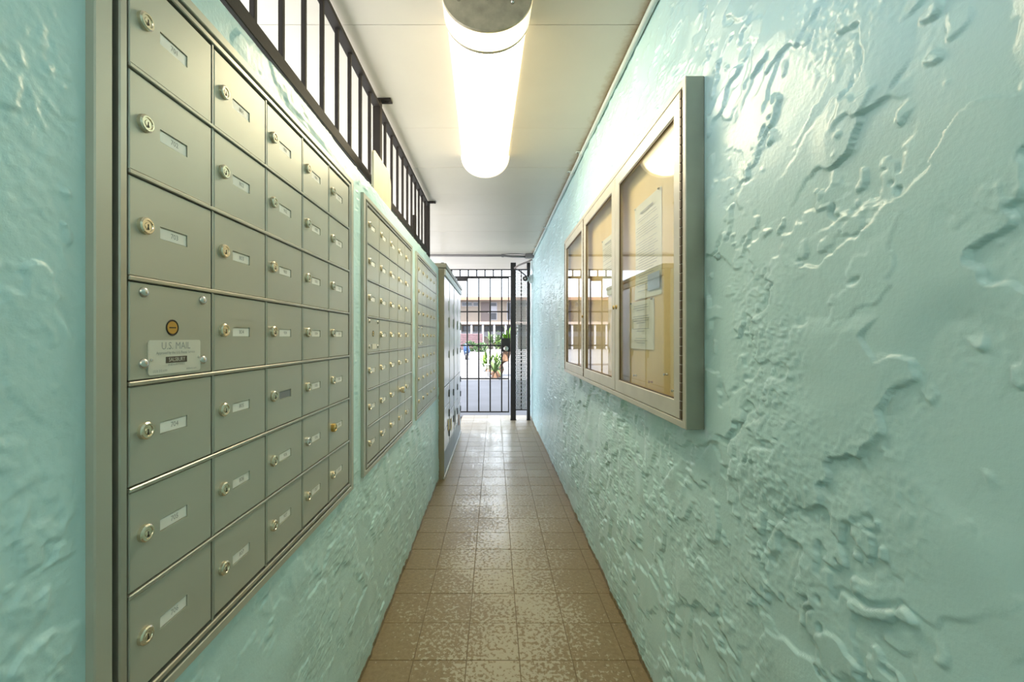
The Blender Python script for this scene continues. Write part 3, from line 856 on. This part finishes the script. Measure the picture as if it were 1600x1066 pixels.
bm = MB().cbox(-.245, .245, -.11, .11, -.092, .092, .012).mesh('brick', M['maroon'])
MB().box(-2.55, 1.4, -.08, .08, -.05, 1.62).build('mortar', M['kerb'], lw)
for r in range(8):
    for c in range(8):
        put('brick', bm, lw, (-2.28+c*.5-(r % 2)*.02, rnd.uniform(-.008, .008), .06+r*.2+.04))
# shrubs: clumps of leaves
def leaf_quad(b, p, d, up, l, w, m=0):
    d = d.normalized(); s = d.cross(up).normalized()*w
    b.add([p, p+d*l*.5+s, p+d*l, p+d*l*.5-s], [(0, 1, 2, 3)], m)
def shrub(name, loc, rx, rz_, n, mat, label, ls=.14, seed=1):
    rnd = random.Random(seed)
    u = empty(name, loc, label, 'shrub', 'shrubs along the far wall')
    b = MB()
    for k in range(n):
        v = Vector((rnd.gauss(0, 1), rnd.gauss(0, 1), rnd.gauss(0, 1))).normalized()*rnd.uniform(.55, 1)
        p = Vector((v.x*rx, v.y*rx, rz_+v.z*rz_))
        leaf_quad(b, p, v+Vector((rnd.uniform(-.5, .5), rnd.uniform(-.5, .5), rnd.uniform(-.2, .6))), Vector((rnd.uniform(-1, 1), rnd.uniform(-1, 1), 1)), ls*rnd.uniform(.7, 1.3), ls*.3)
    o = b.build('foliage', mat, u); o['kind'] = 'stuff'
    t = MB()
    for k in range(4):
        a = 1.57*k+.4; t.tube([(0, 0, 0), (rx*.4*math.cos(a), rx*.4*math.sin(a), rz_)], [.03, .015], 5)
    t.build('stems', M['bark'], u)
shrub('shrub', (-2.2, 38, -.06), .55, .42, 420, M['leafd'], 'dark green low shrub in front of the maroon wall, left one', .2, 2)
shrub('shrub', (-1.2, 37, -.06), .55, .36, 420, M['leafd'], 'dark green low shrub in front of the maroon wall, right one', .2, 3)
# scooter
st = empty('motor_scooter', (-1.62, 23.9, -.06), 'blue motor scooter parked across the road, seen through the left of the gate', 'scooter')
def wheel(y): return MB().lathe([(-.045, .13), (-.05, .2), (-.03, .23), (.03, .23), (.05, .2), (.045, .13)], 'x', 18, 0, (0, y, .23))
wheel(0).build('wheel', M['rubber'], st); wheel(1.1).build('wheel', M['rubber'], st)
MB().tube([(0, 0, .23), (0, .12, .62), (0, .17, .78)], .03, 8).build('fork', M['rubber'], st)
b = MB(); b.tube([(0, -.2, .40), (0, 0, .48), (0, .2, .42)], [.05, .085, .06], 10); b.build('front_fender', M['scooter'], st, smooth=True)
b = MB(); b.tube([(0, .12, .32), (0, .08, .55), (0, .12, .80), (0, .16, .92)], [.13, .17, .16, .08], 14); b.build('leg_shield', M['scooter'], st, smooth=True)
MB().tube([(-.24, .2, .90), (0, .16, .92), (.24, .2, .90)], .018, 8).build('handlebar', M['rubber'], st)
MB().tube([(0, .06, .84), (0, -.02, .84)], .06, 12).build('headlight', M['nickel'], st)
for sx in (-1, 1): MB().tube([(sx*.18, .2, .9), (sx*.24, .18, 1.02), (sx*.27, .17, 1.04), (sx*.30, .17, 1.04)], [.008, .008, .03, .03], 8).build('mirror', M['rubber'], st)
MB().cbox(-.13, .13, .25, .75, .24, .30, .01).build('footboard', M['scooter'], st)
b = MB(); b.tube([(0, .7, .42), (0, 1.0, .5), (0, 1.4, .55)], [.15, .19, .12], 12); b.build('rear_body', M['scooter'], st, smooth=True)
MB().cbox(-.12, .12, .65, 1.3, .68, .76, .03).build('seat', M['rubber'], st)
# leaning tree with strap leaves
tr = empty('leaning_tree', (.08, 13.0, -.01), 'leaning brown trunk with a crown of lime green strap leaves outside the gate', 'tree')
MB().tube([(-.06, 0, 0), (.02, 0, .10), (.12, .02, .30), (.25, .03, .55), (.33, .04, .80), (.34, .04, 1.0)], [.20, .16, .13, .125, .13, .10], 12).build('trunk', M['bark'], tr, smooth=True)
rnd = random.Random(9)
lm = []
for kk in range(3):
    b = MB(); n = 7; vs = []; fs = []; l = (.55, .65, .48)[kk]; w = (.045, .04, .055)[kk]; dr = (.25, .5, .12)[kk]
    for i in range(n+1):
        t = i/n; x = l*t*(1-.15*t*dr*2); z = l*(.55*t-dr*t*t*1.3); ww = w*math.sin(math.pi*(.12+.88*t)**.8)
        vs += [(x, -ww, z+ww*.35), (x, 0, z), (x, ww, z+ww*.35)]
    for i in range(n):
        for j in range(2): q = i*3+j; fs.append((q, q+1, q+4, q+3))
    b.add(vs, fs); lm.append(b)
LM = {k: [q.mesh('leaf', M[k], True) for q in lm] for k in ('leaf', 'leaf2')}
def rosette(u, c, n, key, s=1.0, tilt=(-.3, .9), seed=1, spread=.05):
    rnd = random.Random(seed)
    for k in range(n):
        o = put('leaf', LM[key][k % 3], u, (c[0]+rnd.uniform(-spread, spread), c[1]+rnd.uniform(-spread, spread), c[2]+rnd.uniform(-spread, spread)))
        o.rotation_euler = (0, -rnd.uniform(*tilt), k*2.399+rnd.uniform(-.3, .3)); q = s*rnd.uniform(.75, 1.15); o.scale = (q, q, q)
rosette(tr, (.34, .0, 1.10), 34, 'leaf', .95, (-.4, 1.0), 3, .09)
rosette(tr, (.10, .05, 1.02), 26, 'leaf2', .85, (-.6, .8), 4, .14)
rosette(tr, (-.12, .1, 1.08), 16, 'leaf2', .7, (-.4, .9), 5, .10)
tw = MB()
for e in ((.34, 0, 1.12), (.10, .05, 1.0), (-.12, .1, 1.05)): tw.tube([(.33, .04, .85), ((.33+e[0])/2, .04, .98), e], [.06, .04, .03], 7)
tw.build('branches', M['bark'], tr)
f1 = empty('fern', (.03, 12.4, -.01), 'pale green arching fern at the foot of the leaning trunk', 'fern')
rosette(f1, (0, 0, .22), 26, 'leaf2', .8, (-.2, 1.1), 6, .05); MB().lathe([(0, .13), (.12, .09), (.24, .04)], 'z', 10).build('crown_base', M['bark'], f1)
f2 = empty('fern', (-.12, 15.2, -.01), 'yellow green bushy fern behind the thin metal post outside', 'fern')
rosette(f2, (-.12, 0, .32), 34, 'leaf', .8, (-.1, 1.0), 7, .16); rosette(f2, (.30, 0, .36), 26, 'leaf', .75, (-.1, 1.0), 8, .14)
MB().lathe([(0, .22), (.2, .14), (.34, .05)], 'z', 10).build('crown_base', M['bark'], f2)
bo = empty('metal_post', (-.185, 12.75, -.01), 'thin grey metal post with a flat cross arm standing outside the gate', 'post')
MB().tube([(0, 0, 0), (0, 0, .90)], .022, 10).build('pole', M['mesh'], bo, smooth=True)
MB().cbox(-.12, .05, -.015, .015, .40, .43, .003).build('cross_arm', M['white_body'], bo)
MB().lathe([(0, .06), (.015, .05)], 'z', 10).build('base_plate', M['mesh'], bo)
